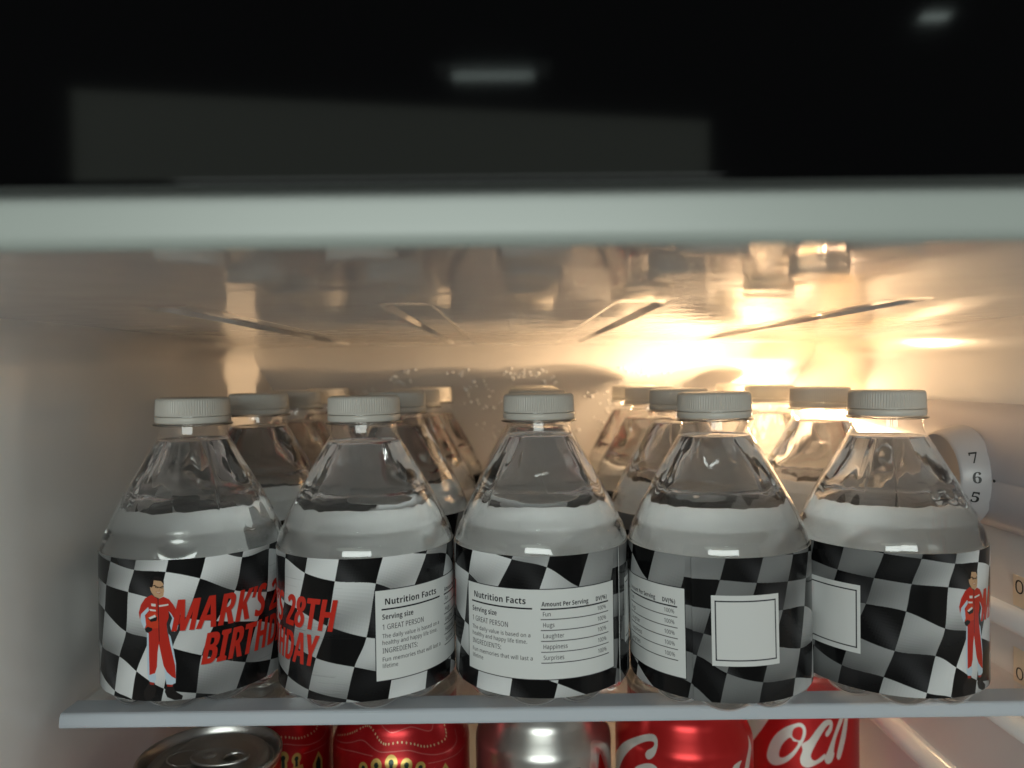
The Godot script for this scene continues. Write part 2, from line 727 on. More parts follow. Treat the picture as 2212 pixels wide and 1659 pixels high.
func droplets(f: Node) -> void:
	var rng := RandomNumberGenerator.new()
	rng.seed = 11
	var sm := SphereMesh.new()
	sm.radius = 0.5 * MM
	sm.height = 1.0 * MM
	sm.radial_segments = 12
	sm.rings = 6
	var mm := MultiMesh.new()
	mm.transform_format = MultiMesh.TRANSFORM_3D
	mm.mesh = sm
	var prof := [Vector2(478, 118.6), Vector2(492, 112.4), Vector2(506, 105.2), Vector2(520, 97), Vector2(534, 87.5), Vector2(546, 77.5), Vector2(555, 67), Vector2(560, 57), Vector2(562, 46)]
	var ts: Array[Transform3D] = []
	for i in 620:
		var x := rng.randf_range(-110.0, 110.0)
		var s := rng.randf_range(0.35, 6.2)
		if noise.get_noise_2d(x * 2.0, s * 30.0) < -0.15 + absf(x - 10.0) * 0.002:
			continue
		var k := int(s)
		var p: Vector2 = prof[k].lerp(prof[k + 1], s - k)
		var r := rng.randf_range(0.9, 1.9) * (1.0 if rng.randf() < 0.9 else 1.5)
		ts.append(Transform3D(Basis().scaled(Vector3(r, r, r)), Vector3(x, p.y - 0.22 * r, -p.x + 0.16 * r) * MM))
	mm.instance_count = ts.size()
	for i in ts.size():
		mm.set_instance_transform(i, ts[i])
	var o := MultiMeshInstance3D.new()
	o.name = "condensation"
	o.multimesh = mm
	o.material_override = M.condensation
	o.set_meta("kind", "stuff")
	f.add_child(o, true)


func shelf() -> void:
	var s := thing("glass_shelf", "glass shelf with white plastic front edge carrying the water bottles", "shelf")
	var st := begin()
	rbox(st, Vector3((-151.5 + RX - 3.0) * 0.5, -1.9, -405.0), Vector3(RX - 3.0 + 151.5, 3.6, 280), 0.3)
	obj("glass_pane", done(st), [M.glass], s)
	st = begin()
	var p := PackedVector2Array()
	for q in [[-268.0, 0.0], [-268.0, -4.6], [-257.2, -4.9], [-256.6, -4.5], [-256.4, -3.8], [-256.9, -0.9], [-257.3, -0.3], [-258.0, 0.0]]:
		p.append(Vector2(q[0], q[1]))
	# seen from +x: z runs left, so this order turns clockwise
	st.set_smooth_group(-1)
	extrude_x(st, p, -152.0, RX - 3.0)
	obj("front_trim", done(st), [M.trim], s)


# ------------------------------------------------------------------ bottles
const PROF := [[0.02, 3.2], [6.0, 2.9], [12.0, 1.6], [17.0, 0.5], [22.0, 0.15], [25.8, 0.0], [28.6, 0.5], [30.4, 1.7], [31.4, 3.6], [31.75, 6.0], [31.85, 9.0], [31.85, 16.0], [31.85, 24.0], [31.85, 32.0], [31.85, 40.0], [31.85, 46.0], [31.85, 50.0], [31.82, 51.5], [31.7, 53.0], [31.4, 54.5], [30.95, 56.0], [30.4, 57.4], [29.9, 58.4], [29.45, 59.2], [29.1, 60.0], [28.3, 62.0], [27.1, 64.5], [25.8, 67.0], [24.4, 69.6], [22.9, 72.4], [21.3, 75.2], [19.7, 78.0], [18.1, 80.8], [16.6, 83.4], [15.2, 85.8], [14.0, 87.8], [13.0, 89.4], [12.35, 90.6], [12.05, 91.6], [11.95, 92.6], [11.9, 94.0], [11.85, 97.0], [11.5, 102.8]]


func wobble(r: float, h: float, f: float, variant: int, inset: float) -> Vector3:
	# a thin blown wall is never a true surface of revolution
	var x := sin(f)
	var z := cos(f)
	var k := smoothstep(50.0, 62.0, h) * (1.0 - smoothstep(86.0, 93.0, h))
	var o := variant * 71.0
	var rr := r - inset
	rr += k * (0.30 * noise.get_noise_3d(x * 190.0 + o, h * 2.2, z * 190.0) + 0.07 * noise.get_noise_3d(x * 480.0 - o, h * 7.0, z * 480.0))
	rr += 0.05 * noise.get_noise_3d(x * 120.0 + o, h * 3.0, z * 120.0)
	# four pressed dimples above the label
	for i in 4:
		var df := wrapf(f - (0.4 + i * PI / 2.0), -PI, PI) * r
		var q := Vector2(df / 4.6, (h - 56.0) / 2.9)
		rr -= 1.25 * exp(-q.length_squared() * 1.4) * (1.0 if i % 2 == 0 else 0.55)
	# mould seams
	for s in [0.0, PI]:
		var ds := wrapf(f - s - 0.9, -PI, PI) * r
		rr += 0.10 * exp(-ds * ds / 0.12) * smoothstep(50.0, 54.0, h)
	# a faint step round the shoulder
	rr -= 0.22 * exp(-pow((h - 59.3) / 0.7, 2.0))
	var hh := h
	if h < 6.0 and r > 14.0:
		# scalloped foot
		var lobe := pow(absf(sin(f * 5.0)), 0.7)
		var g := (1.0 - lobe) * smoothstep(14.0, 24.0, r)
		rr -= g * 2.4 * (1.0 - h / 6.0)
		hh += g * 3.0 * (1.0 - h / 6.0)
	return Vector3(rr * x, hh, rr * z)


func body(variant: int, inset: float, top: float, closed: bool) -> ArrayMesh:
	var angles := []
	for i in 168:
		angles.append(TAU * i / 168.0)
	for s in [0.9, 0.9 + PI]:
		for k in [-0.02, -0.011, 0.011, 0.02]:
			angles.append(fposmod(s + k, TAU))
	angles.sort()
	angles.append(angles[0])
	var hs := []
	for i in PROF.size():
		if PROF[i][1] < top:
			hs.append(Vector2(PROF[i][0], PROF[i][1]))
		else:
			var a: Array = PROF[i - 1]
			var b: Array = PROF[i]
			hs.append(Vector2(lerpf(a[0], b[0], (top - a[1]) / (b[1] - a[1])), top))
			break
	var P := []
	for q in hs:
		var row := PackedVector3Array()
		for f in angles:
			row.append(wobble(q.x, q.y + inset * (1.0 if q.y < 4.0 else 0.0), f, variant, inset if q.x > 1.0 else 0.0))
		P.append(row)
	if closed:
		# water surface with a small meniscus
		var r: float = hs[-1].x
		for k in [[0.99, 0.0], [0.93, -0.35], [0.85, -0.55], [0.5, -0.6], [0.0, -0.6]]:
			var row := PackedVector3Array()
			for f in angles:
				row.append(Vector3((r - inset) * k[0] * sin(f), top + k[1], (r - inset) * k[0] * cos(f)))
			P.append(row)
	var st := begin()
	grid(st, P)
	return done(st)


func neck_mesh() -> ArrayMesh:
	# the moulded support ring under the cap
	var st := begin()
	var p := [Vector2(12.0, 94.75), Vector2(13.6, 94.85), Vector2(14.0, 95.1), Vector2(13.95, 95.4), Vector2(13.6, 95.6), Vector2(12.0, 95.7), Vector2(12.0, 94.75)]
	lathe(st, p, 96)
	return done(st)


func cap_mesh() -> ArrayMesh:
	var n := 360
	var prof := [[0.001, 105.0, 0], [6.0, 105.0, 0], [11.6, 105.0, 0], [12.4, 104.8, 0], [12.85, 104.3, 0.4], [13.0, 103.8, 1], [13.15, 99.1, 1], [13.2, 98.8, 0.3], [13.22, 98.55, 0], [13.15, 98.4, 0], [12.75, 98.35, 0]]
	prof.reverse()
	var P := []
	for q in prof:
		var row := PackedVector3Array()
		for i in n + 1:
			var f := TAU * (i % n) / n
			var r: float = q[0] - q[2] * 0.34 * (1.0 if i % 4 == 0 else (0.35 if i % 2 == 1 else 0.0))
			row.append(Vector3(r * sin(f), q[1], r * cos(f)))
		P.append(row)
	var st := begin()
	grid(st, P)
	# inside of the cap
	lathe(st, [Vector2(12.75, 98.35), Vector2(12.1, 98.6), Vector2(12.0, 103.6), Vector2(0.001, 103.7)], 72)
	return done(st)


func ring_mesh() -> ArrayMesh:
	var st := begin()
	lathe(st, [Vector2(12.3, 96.0), Vector2(13.0, 95.85), Vector2(13.2, 96.1), Vector2(13.28, 98.0), Vector2(13.1, 98.2), Vector2(12.3, 98.2), Vector2(12.2, 97.0), Vector2(12.3, 96.0)], 96)
	return done(st)


func label_mesh() -> ArrayMesh:
	# printed band whose ends overlap by a few millimetres; u = 0 degrees is the left edge of the facts panel
	var out := begin()
	var inn := begin()
	var n := 190
	var rows := [LAB_LO, 10.0, 18.0, 26.0, 34.0, 42.0, 47.0, LAB_HI]
	var A := []
	var B := []
	var UA := []
	for h in rows:
		var ra := PackedVector3Array()
		var rb := PackedVector3Array()
		var ua := PackedVector2Array()
		for i in n + 1:
			var u := 107.0 + 368.0 * i / n
			var f := deg_to_rad(u)
			var r := RL + 0.10 * noise.get_noise_3d(sin(f) * 340.0, h * 2.0, cos(f) * 340.0) + 0.5 * (1.0 - smoothstep(107.0, 124.0, u)) + 0.25 * (1.0 - smoothstep(107.0, 109.0, u))
			ra.append(Vector3(r * sin(f), h, r * cos(f)))
			rb.append(Vector3((r - 0.12) * sin(f), h, (r - 0.12) * cos(f)))
			ua.append(Vector2(u / 360.0, (LAB_HI - h) / (LAB_HI - LAB_LO)))
		A.append(ra)
		B.append(rb)
		UA.append(ua)
	grid(out, A, false, UA)
	grid(inn, B, true)
	# paper edges
	var k: int = rows.size() - 1
	grid(inn, [A[k], B[k]])
	grid(inn, [B[0], A[0]])
	for e in [0, n]:
		var E1 := PackedVector3Array()
		var E2 := PackedVector3Array()
		for r in rows.size():
			E1.append(A[r][e])
			E2.append(B[r][e])
		grid(inn, [E1, E2], e == 0)
	var m := done(out)
	return done(inn, m)


const TW := 2048
const TH := 484


func mmx(u: float) -> float:
	return u / 360.0 * TW


func vy(v: float) -> float:
	return v / (LAB_HI - LAB_LO) * TH


# the waving chequered flag: every corner of its squares as (degrees round the label, millimetres from its top), row by row from two above
const FLAG := {
	-1: [100, -26, 101, -16, 104, -8, 103, 0, 102, 7, 97, 16, 92, 23, 87, 31, 83, 40, 80, 50],
	0: [131, -22, 130, -13, 128, -6, 127, -2, 122.7, 7.1, 117.4, 16.7, 113, 24.9, 108.9, 32.3, 105, 42, 101, 52],
	1: [152, -26, 151, -17, 150, -9, 148.5, -1, 143.9, 8.2, 138, 18.0, 131, 27.5, 125.6, 37.4, 121, 48.5, 117, 58],
	2: [176, -25, 175, -16, 173, -8, 170.8, 0.5, 165.6, 9, 161, 18.0, 153, 29.3, 146.5, 40.6, 143, 50, 140, 60],
	3: [199, -24, 197, -15, 194, -7, 191, 1.6, 185.5, 10, 182.5, 19.1, 176.3, 32.4, 170.5, 41.5, 166, 52, 163, 62],
	4: [217, -22, 216, -13, 214, -5, 211, 3.4, 206.5, 11, 204.3, 24.4, 198.5, 33.3, 193.5, 45.4, 189, 55, 186, 65],
	5: [238, -22, 236, -13, 234, -5, 230.5, 4, 226, 13.6, 220.4, 26, 211.5, 37.4, 207.8, 47, 204, 57, 200, 66],
	6: [259, -21, 257, -12, 254, -3, 249.5, 7, 241.5, 19.6, 233.6, 29.5, 228.4, 43, 225, 52, 222, 62, 219, 70],
	7: [281, -18, 279, -8, 275, 2, 270, 13, 258.4, 22.2, 249.8, 33, 246.5, 45.5, 243, 55, 240, 64, 236, 72],
	8: [305, -18, 303, -8, 297.3, 1.6, 294.5, 16.8, 285.5, 26, 276.3, 38.9, 269, 48.7, 264, 58, 260, 67, 256, 76],
	9: [322, -14, 320, -5, 316.3, 5.2, 309.4, 17.8, 304, 30.1, 297.5, 41.9, 290, 51, 286, 60, 282, 69, 278, 78],
	10: [346, -12, 341, -4, 336.6, 7.3, 331.2, 22.1, 323.3, 33.2, 317.5, 44.2, 314, 54, 310, 63, 306, 72, 302, 80],
	11: [370, -11, 366, -2, 360.6, 8.5, 354.6, 26, 347.3, 35.6, 342.4, 46.2, 338, 56, 334, 65, 330, 74, 326, 82],
	12: [400, -9, 394.3, 1.2, 382, 14.5, 376, 28, 370, 38.5, 366, 49, 362, 58, 358, 67, 354, 76, 350, 84],
	13: [421, -8, 415.4, 3.6, 407, 17, 401, 29, 395, 37.5, 391, 49, 387, 59, 383, 68, 379, 77, 375, 86],
	14: [444.5, -4, 435, 10.8, 429, 22, 424, 32, 420.9, 42.4, 416, 52, 412, 62, 408, 71, 404, 80, 400, 89],
	15: [466.5, 0, 459.5, 14, 453, 25, 447.5, 36, 443.6, 48.4, 440, 58, 436, 68, 432, 77, 428, 86, 424, 95],
	16: [488, 3, 481, 17, 475, 28, 469, 39, 465, 51, 461, 61, 457, 71, 453, 80, 449, 89, 445, 98],
}
# how pale the white squares are printed, at the top and the bottom of each column
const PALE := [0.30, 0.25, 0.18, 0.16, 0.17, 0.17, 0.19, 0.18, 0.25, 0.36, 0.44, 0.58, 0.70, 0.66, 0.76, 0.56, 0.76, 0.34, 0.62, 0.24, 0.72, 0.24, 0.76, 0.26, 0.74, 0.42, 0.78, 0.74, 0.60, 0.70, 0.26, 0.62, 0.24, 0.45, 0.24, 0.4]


func corner(k: int, r: int) -> Vector2:
	var a: Array = FLAG[clampi(k, -1, 16)]
	var i := clampi(r + 2, 0, 9)
	return Vector2(a[i * 2], a[i * 2 + 1])


func cat(a: Vector2, b: Vector2, c: Vector2, d: Vector2, t: float) -> Vector2:
	return b + 0.5 * t * (c - a + t * (2.0 * a - 5.0 * b + 4.0 * c - d + t * (3.0 * (b - c) + d - a)))


func flag_point(k: int, r: int, s: float, t: float) -> Vector2:
	var q := []
	for i in range(-1, 3):
		q.append(cat(corner(k - 1, r + i), corner(k, r + i), corner(k + 1, r + i), corner(k + 2, r + i), s))
	var p := cat(q[0], q[1], q[2], q[3], t)
	return Vector2(mmx(p.x), vy(p.y))


func label_print() -> ImageTexture:
	var c := Canvas.new(TW, TH, Color(0.3, 0.3, 0.3))
	var n := 14
	for k in range(16, -2, -1):
		for r in range(-2, 7):
			var a := flag_point(k, r, 0.5, 0.5)
			if a.y < -160 or a.y > TH + 160 or k == 16:
				continue
			var white := posmod(k + r, 2) == 0
			for i in n:
				for j in n:
					var s := (i + 0.5) / n
					var t := (j + 0.5) / n
					var q := PackedVector2Array([flag_point(k, r, float(i) / n, float(j) / n), flag_point(k, r, float(i + 1) / n, float(j) / n), flag_point(k, r, float(i + 1) / n, float(j + 1) / n), flag_point(k, r, float(i) / n, float(j + 1) / n)])
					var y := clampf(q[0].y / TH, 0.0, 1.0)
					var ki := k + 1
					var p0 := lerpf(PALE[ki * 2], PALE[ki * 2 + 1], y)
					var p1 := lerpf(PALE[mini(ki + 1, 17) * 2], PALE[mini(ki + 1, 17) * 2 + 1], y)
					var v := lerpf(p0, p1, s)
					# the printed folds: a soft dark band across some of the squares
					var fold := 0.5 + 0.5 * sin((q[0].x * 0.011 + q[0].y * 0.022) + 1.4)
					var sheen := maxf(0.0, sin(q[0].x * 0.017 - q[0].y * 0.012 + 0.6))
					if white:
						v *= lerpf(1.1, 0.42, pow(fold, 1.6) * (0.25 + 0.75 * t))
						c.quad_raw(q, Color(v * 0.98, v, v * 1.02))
					else:
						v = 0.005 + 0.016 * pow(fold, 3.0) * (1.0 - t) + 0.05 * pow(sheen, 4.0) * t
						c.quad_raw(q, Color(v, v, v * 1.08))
	# faint streaks left by the printer
	var rng := RandomNumberGenerator.new()
	rng.seed = 5
	for i in 46:
		var u := rng.randf_range(283.0, 330.0)
		var v := vy(rng.randf_range(6.0, 46.0))
		c.stroke(PackedVector2Array([Vector2(mmx(u), v), Vector2(mmx(u + rng.randf_range(6.0, 22.0)), v + rng.randf_range(-1.0, 1.5))]), rng.randf_range(0.7, 1.6), Color(0.02, 0.02, 0.02), rng.randf_range(0.15, 0.4))
	racer(c)
	var red := Color(0.56, 0.030, 0.018)
	for o in [Vector2(4, 2.4), Vector2(-1.8, 0), Vector2(1.8, 0)]:
		var shade: bool = o.y > 2.0
		letters(c, "MARK’S 28TH", bold, mmx(233.6) + o.x, mmx(334.2) + o.x, vy(24.0) + o.y, vy(10.5), Color(0.05, 0.01, 0.01) if shade else red, 0.21, 0.45 if shade else 1.0)
		letters(c, "BIRTHDAY", bold, mmx(249.8) + o.x, mmx(322.2) + o.x, vy(36.2) + o.y, vy(10.4), Color(0.05, 0.01, 0.01) if shade else red, 0.21, 0.45 if shade else 1.0)
	facts(c)
	# blank square where the code was printed
	box(c, 117.6, 158.0, 12.2, 35.2, Color(0.72, 0.73, 0.73))
	for q in [[119.6, 13.9, 156.0, 14.3], [119.6, 33.1, 156.0, 33.5]]:
		box(c, q[0], q[2], q[1], q[3], Color(0.012, 0.012, 0.02))
	for u in [119.6, 155.3]:
		box(c, u, u + 0.7, 13.9, 33.5, Color(0.012, 0.012, 0.02))
	return c.texture()


func box(c: Canvas, u0: float, u1: float, v0: float, v1: float, col: Color) -> void:
	c.fill([PackedVector2Array([Vector2(mmx(u0), vy(v0)), Vector2(mmx(u1), vy(v0)), Vector2(mmx(u1), vy(v1)), Vector2(mmx(u0), vy(v1))])], col)


func facts(c: Canvas) -> void:
	var ink := Color(0.012, 0.012, 0.018)
	box(c, -0.3, 102.5, 10.75, 41.2, ink)
	box(c, 0.2, 102.1, 11.05, 40.9, Color(0.74, 0.75, 0.75))
	var L := [
		["Nutrition Facts", bold, 6.0, 42.7, 15.9, 2.05],
		["Serving size", bold, 4.2, 23.9, 20.7, 1.65],
		["1 GREAT PERSON", plain, 4.2, 31.4, 24.1, 1.75],
		["The daily value is based on a", plain, 4.0, 45.2, 26.9, 1.35],
		["healthy and happy life time.", plain, 4.0, 43.2, 29.1, 1.35],
		["INGREDIENTS:", plain, 4.0, 26.6, 31.9, 1.65],
		["Fun memories that will last a", plain, 4.0, 46.4, 34.6, 1.35],
		["lifetime", plain, 4.0, 13.2, 36.8, 1.35],
		["Amount Per Serving", bold, 52.1, 81.4, 16.6, 1.45],
		["DV(%)", bold, 87.0, 96.0, 16.6, 1.45],
	]
	for q in L:
		letters(c, q[0], q[1], mmx(q[2]), mmx(q[3]), vy(q[4]), vy(q[5]), ink)
	box(c, 3.8, 46.5, 17.15, 17.65, ink)
	box(c, 51.5, 97.3, 17.3, 17.8, ink)
	var rows := ["Fun", "Hugs", "Laughter", "Happiness", "Surprises"]
	var ends := [57.4, 59.6, 65.4, 67.4, 65.2]
	for i in 5:
		var y := 20.95 + 3.62 * i
		box(c, 51.5, 97.3, y - 0.12, y + 0.14, ink)
		letters(c, rows[i], plain, mmx(52.9), mmx(ends[i]), vy(y - 1.05), vy(1.45), ink)
		letters(c, "100%", plain, mmx(88.2), mmx(95.2), vy(y - 1.05), vy(1.4), ink)


func rp(pts: Array) -> PackedVector2Array:
	# drawing units of the racer: 38 to a millimetre, centred on 226 degrees
	var out := PackedVector2Array()
	for i in range(0, pts.size(), 2):
		out.append(Vector2(mmx(226.0) + (pts[i] - 285.0) / 38.0 * 10.155, vy(6.0 + (pts[i + 1] - 60.0) / 37.8)))
	return out


func racer(c: Canvas) -> void:
	var red := Color(0.50, 0.028, 0.018)
	var blue := Color(0.50, 0.62, 0.72)
	var dark := Color(0.016, 0.014, 0.014)
	c.fill([rp([90, 1590, 80, 1500, 150, 1380, 228, 1385, 240, 1480, 215, 1560, 150, 1610])], dark)
	c.fill([rp([370, 1420, 452, 1425, 480, 1500, 568, 1565, 556, 1612, 470, 1612, 380, 1570, 350, 1500])], dark)
	c.fill([rp([160, 1365, 225, 1365, 215, 1410, 165, 1405])], Color(0.35, 0.03, 0.02))
	c.fill([rp([375, 1405, 455, 1405, 445, 1440, 385, 1435])], Color(0.35, 0.03, 0.02))
	# pale side panels
	c.fill([rp([138, 750, 165, 750, 165, 1290, 240, 1260, 246, 1335, 222, 1382, 160, 1370, 136, 1290, 130, 1000])], blue)
	c.fill([rp([385, 640, 402, 760, 432, 800, 470, 1000, 492, 1150, 484, 1395, 440, 1415, 372, 1405, 345, 1180, 380, 1250, 470, 1330, 440, 1000])], blue)
	c.fill([rp([60, 510, 160, 425, 168, 470, 112, 530, 134, 640, 98, 700, 58, 610])], blue)
	c.fill([rp([412, 480, 440, 500, 500, 600, 528, 670, 512, 725, 480, 747, 440, 725, 425, 660, 455, 570])], blue)
	# suit
	c.fill([rp([205, 270, 285, 325, 350, 295, 420, 330, 470, 400, 520, 500, 555, 570, 548, 640, 512, 672, 485, 590, 440, 510, 412, 478, 412, 560, 384, 640, 392, 740, 432, 930, 482, 1180, 486, 1342, 440, 1312, 380, 1250, 340, 1170, 300, 960, 286, 890, 268, 1000, 258, 1180, 232, 1262, 160, 1285, 158, 1000, 160, 760, 110, 700, 130, 640, 112, 530, 168, 470, 158, 425, 60, 515, 42, 585, 26, 500, 58, 400, 120, 312])], red)
	c.fill([rp([280, 320, 290, 320, 296, 860, 288, 860])], dark)
	# helmet held under the arm
	c.fill([rp([120, 590, 150, 500, 220, 470, 275, 520, 287, 620, 283, 690, 200, 700, 130, 680])], Color(0.60, 0.05, 0.02))
	c.fill([rp([150, 565, 250, 530, 272, 560, 262, 600, 190, 612])], dark)
	c.fill([rp([158, 560, 242, 522, 258, 548, 180, 580])], Color(0.72, 0.72, 0.70))
	c.fill([rp([108, 700, 150, 672, 205, 690, 208, 718, 150, 752, 120, 735])], dark)
	for q in [[196, 380, 255, 385, 255, 418, 200, 412], [294, 402, 410, 388, 412, 408, 298, 424], [172, 448, 256, 460, 256, 480, 180, 472]]:
		c.fill([rp(q)], Color(0.72, 0.70, 0.68))
	# head
	c.fill([rp([184, 165, 196, 90, 245, 40, 325, 48, 360, 92, 360, 150, 330, 120, 240, 100, 222, 180, 200, 200])], Color(0.012, 0.010, 0.010))
	c.fill([rp([186, 170, 210, 180, 226, 140, 236, 86, 325, 98, 352, 130, 362, 220, 352, 286, 300, 316, 240, 290, 205, 240, 190, 205])], Color(0.56, 0.34, 0.20))
	c.stroke(rp([215, 160, 245, 150, 280, 172, 318, 178, 355, 158]), 3.0, dark, 0.95)
	c.stroke(rp([248, 150, 255, 178, 285, 182, 290, 170]), 2.2, dark, 0.9)
	c.stroke(rp([318, 175, 322, 186, 350, 184, 355, 160]), 2.2, dark, 0.9)
	c.stroke(rp([300, 180, 308, 212, 295, 216]), 1.0, Color(0.30, 0.14, 0.08), 0.8)
	c.stroke(rp([262, 228, 285, 250, 308, 252, 326, 236]), 2.2, Color(0.34, 0.06, 0.05), 0.8)
	c.stroke(rp([268, 234, 290, 246, 318, 242]), 1.2, Color(0.8, 0.78, 0.74), 0.9)


func bottles() -> void:
	var lm := label_mesh()
	var out := StandardMaterial3D.new()
	out.resource_name = "label_print"
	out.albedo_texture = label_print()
	out.texture_repeat = true
	out.roughness = 0.2
	out.metallic_specular = 0.4
	out.backlight_enabled = true
	out.backlight = Color(0.3, 0.3, 0.3)
	M["label_print"] = out
	var cm := cap_mesh()
	var rm := ring_mesh()
	var nm := neck_mesh()
	var waters := []
	var shells := []
	for v in 3:
		waters.append(body(v, 0.28, [89.6, 88.6, 90.2][v], true))
		shells.append(body(v, 0.0, 102.8, false))
	# x, distance, degrees of the label that face the door, turn of the bottle body, label text
	var G := "small water bottles in rows on the glass shelf"
	var rows := [
		[-118.3, 287.5, 225, 349, "front water bottle whose checkered label shows the whole racer beside slanted red lettering"],
		[-53.3, 284, 345, 33, "front water bottle with red 28TH lettering left of the Nutrition Facts panel"],
		[11.2, 285.5, 54.3, 261, "front water bottle with its whole Nutrition Facts panel facing out"],
		[75.6, 279.5, 136.4, 7, "front water bottle showing a blank white square and the label seam"],
		[138.0, 281, 199, 290, "front water bottle beside the temperature dial, racer at its label edge"],
		[-114.5, 351, 100, 40, "second row water bottle directly behind the front one with the whole racer"],
		[-51.0, 351, 20, 160, "second row water bottle directly behind the front one with red 28TH lettering"],
		[13.0, 353, 290, 250, "second row water bottle hidden behind the front Nutrition Facts bottle"],
		[78.0, 349, 170, 300, "second row water bottle behind the front one with the blank white square"],
		[141.5, 350, 60, 10, "second row water bottle behind the front one beside the dial"],
		[-115.5, 417, 200, 95, "third row water bottle against the left fridge wall"],
		[-50.5, 417, 310, 215, "third row water bottle in the file behind the red 28TH lettering"],
		[14.0, 419, 80, 330, "third row water bottle in the middle file of bottles"],
		[77.0, 416, 240, 145, "third row water bottle in the file behind the blank white square"],
		[141.0, 417, 15, 60, "third row water bottle near the right wall, close to the lamp"],
		[-114.5, 484, 330, 5, "back row water bottle in the left rear corner below the bright patch"],
		[-49.0, 483, 120, 110, "back row water bottle second from the left rear corner"],
		[16.0, 486, 260, 275, "back row water bottle in the middle before the wet back wall"],
		[79.0, 483, 45, 190, "back row water bottle second from the lamp corner"],
		[143.5, 484, 180, 230, "back row water bottle in the right rear corner beside the lamp"],
	]
	var proto: Node3D
	for i in rows.size():
		var q: Array = rows[i]
		var b: Node3D
		if i == 0:
			b = thing("water_bottle", q[4], "water bottle", Vector3(q[0], 0, -q[1]), 0, G)
			obj("bottle_shell", shells[0], [M.pet], b)
			obj("water", waters[0], [M.water], b)
			obj("support_ring", nm, [M.pet_solid], b)
			var c := obj("cap", cm, [M.cap], b)
			obj("tamper_ring", rm, [M.cap], c)
			obj("label", lm, [out, M.label_back], b)
			proto = b
		else:
			b = proto.duplicate()
			b.name = numbered("water_bottle")
			add_child(b, true)
			b.position = Vector3(q[0], 0, -q[1]) * MM
			tag(b, q[4], "water bottle", G)
		var v := i % 3
		b.get_node("bottle_shell").mesh = shells[v]
		b.get_node("water").mesh = waters[v]
		b.get_node("bottle_shell").rotation_degrees.y = q[3]
		b.get_node("water").rotation_degrees.y = q[3]
		b.get_node("cap").rotation_degrees.y = q[3] * 1.7
		b.get_node("label").rotation_degrees.y = -q[2]
		b.rotation_degrees = Vector3([0.3, -0.2, 0.1, 0.0, -0.3][i % 5], 0, [-0.2, 0.3, 0.25, 0.7, -0.15][i % 5])


# ------------------------------------------------------------------ cans
const CW := 1024
const CH := 600


func cp(pts: Array) -> PackedVector2Array:
	# (degrees from the front, height from the shelf top)
	var out := PackedVector2Array()
	for i in range(0, pts.size(), 2):
		out.append(Vector2((pts[i] + 180.0) / 360.0 * CW, (-25.0 - pts[i + 1]) / 113.0 * CH))
	return out


func smooth_line(p: PackedVector2Array) -> PackedVector2Array:
	var out := PackedVector2Array()
	var n := p.size()
	for i in n - 1:
		for k in 6:
			out.append(cat(p[maxi(i - 1, 0)], p[i], p[i + 1], p[mini(i + 2, n - 1)], k / 6.0))
	out.append(p[n - 1])
	return out


func smooth_loop(p: PackedVector2Array) -> PackedVector2Array:
	var out := PackedVector2Array()
	var n := p.size()
	for i in n:
		for k in 5:
			out.append(cat(p[(i + n - 1) % n], p[i], p[(i + 1) % n], p[(i + 2) % n], k / 5.0))
	return out


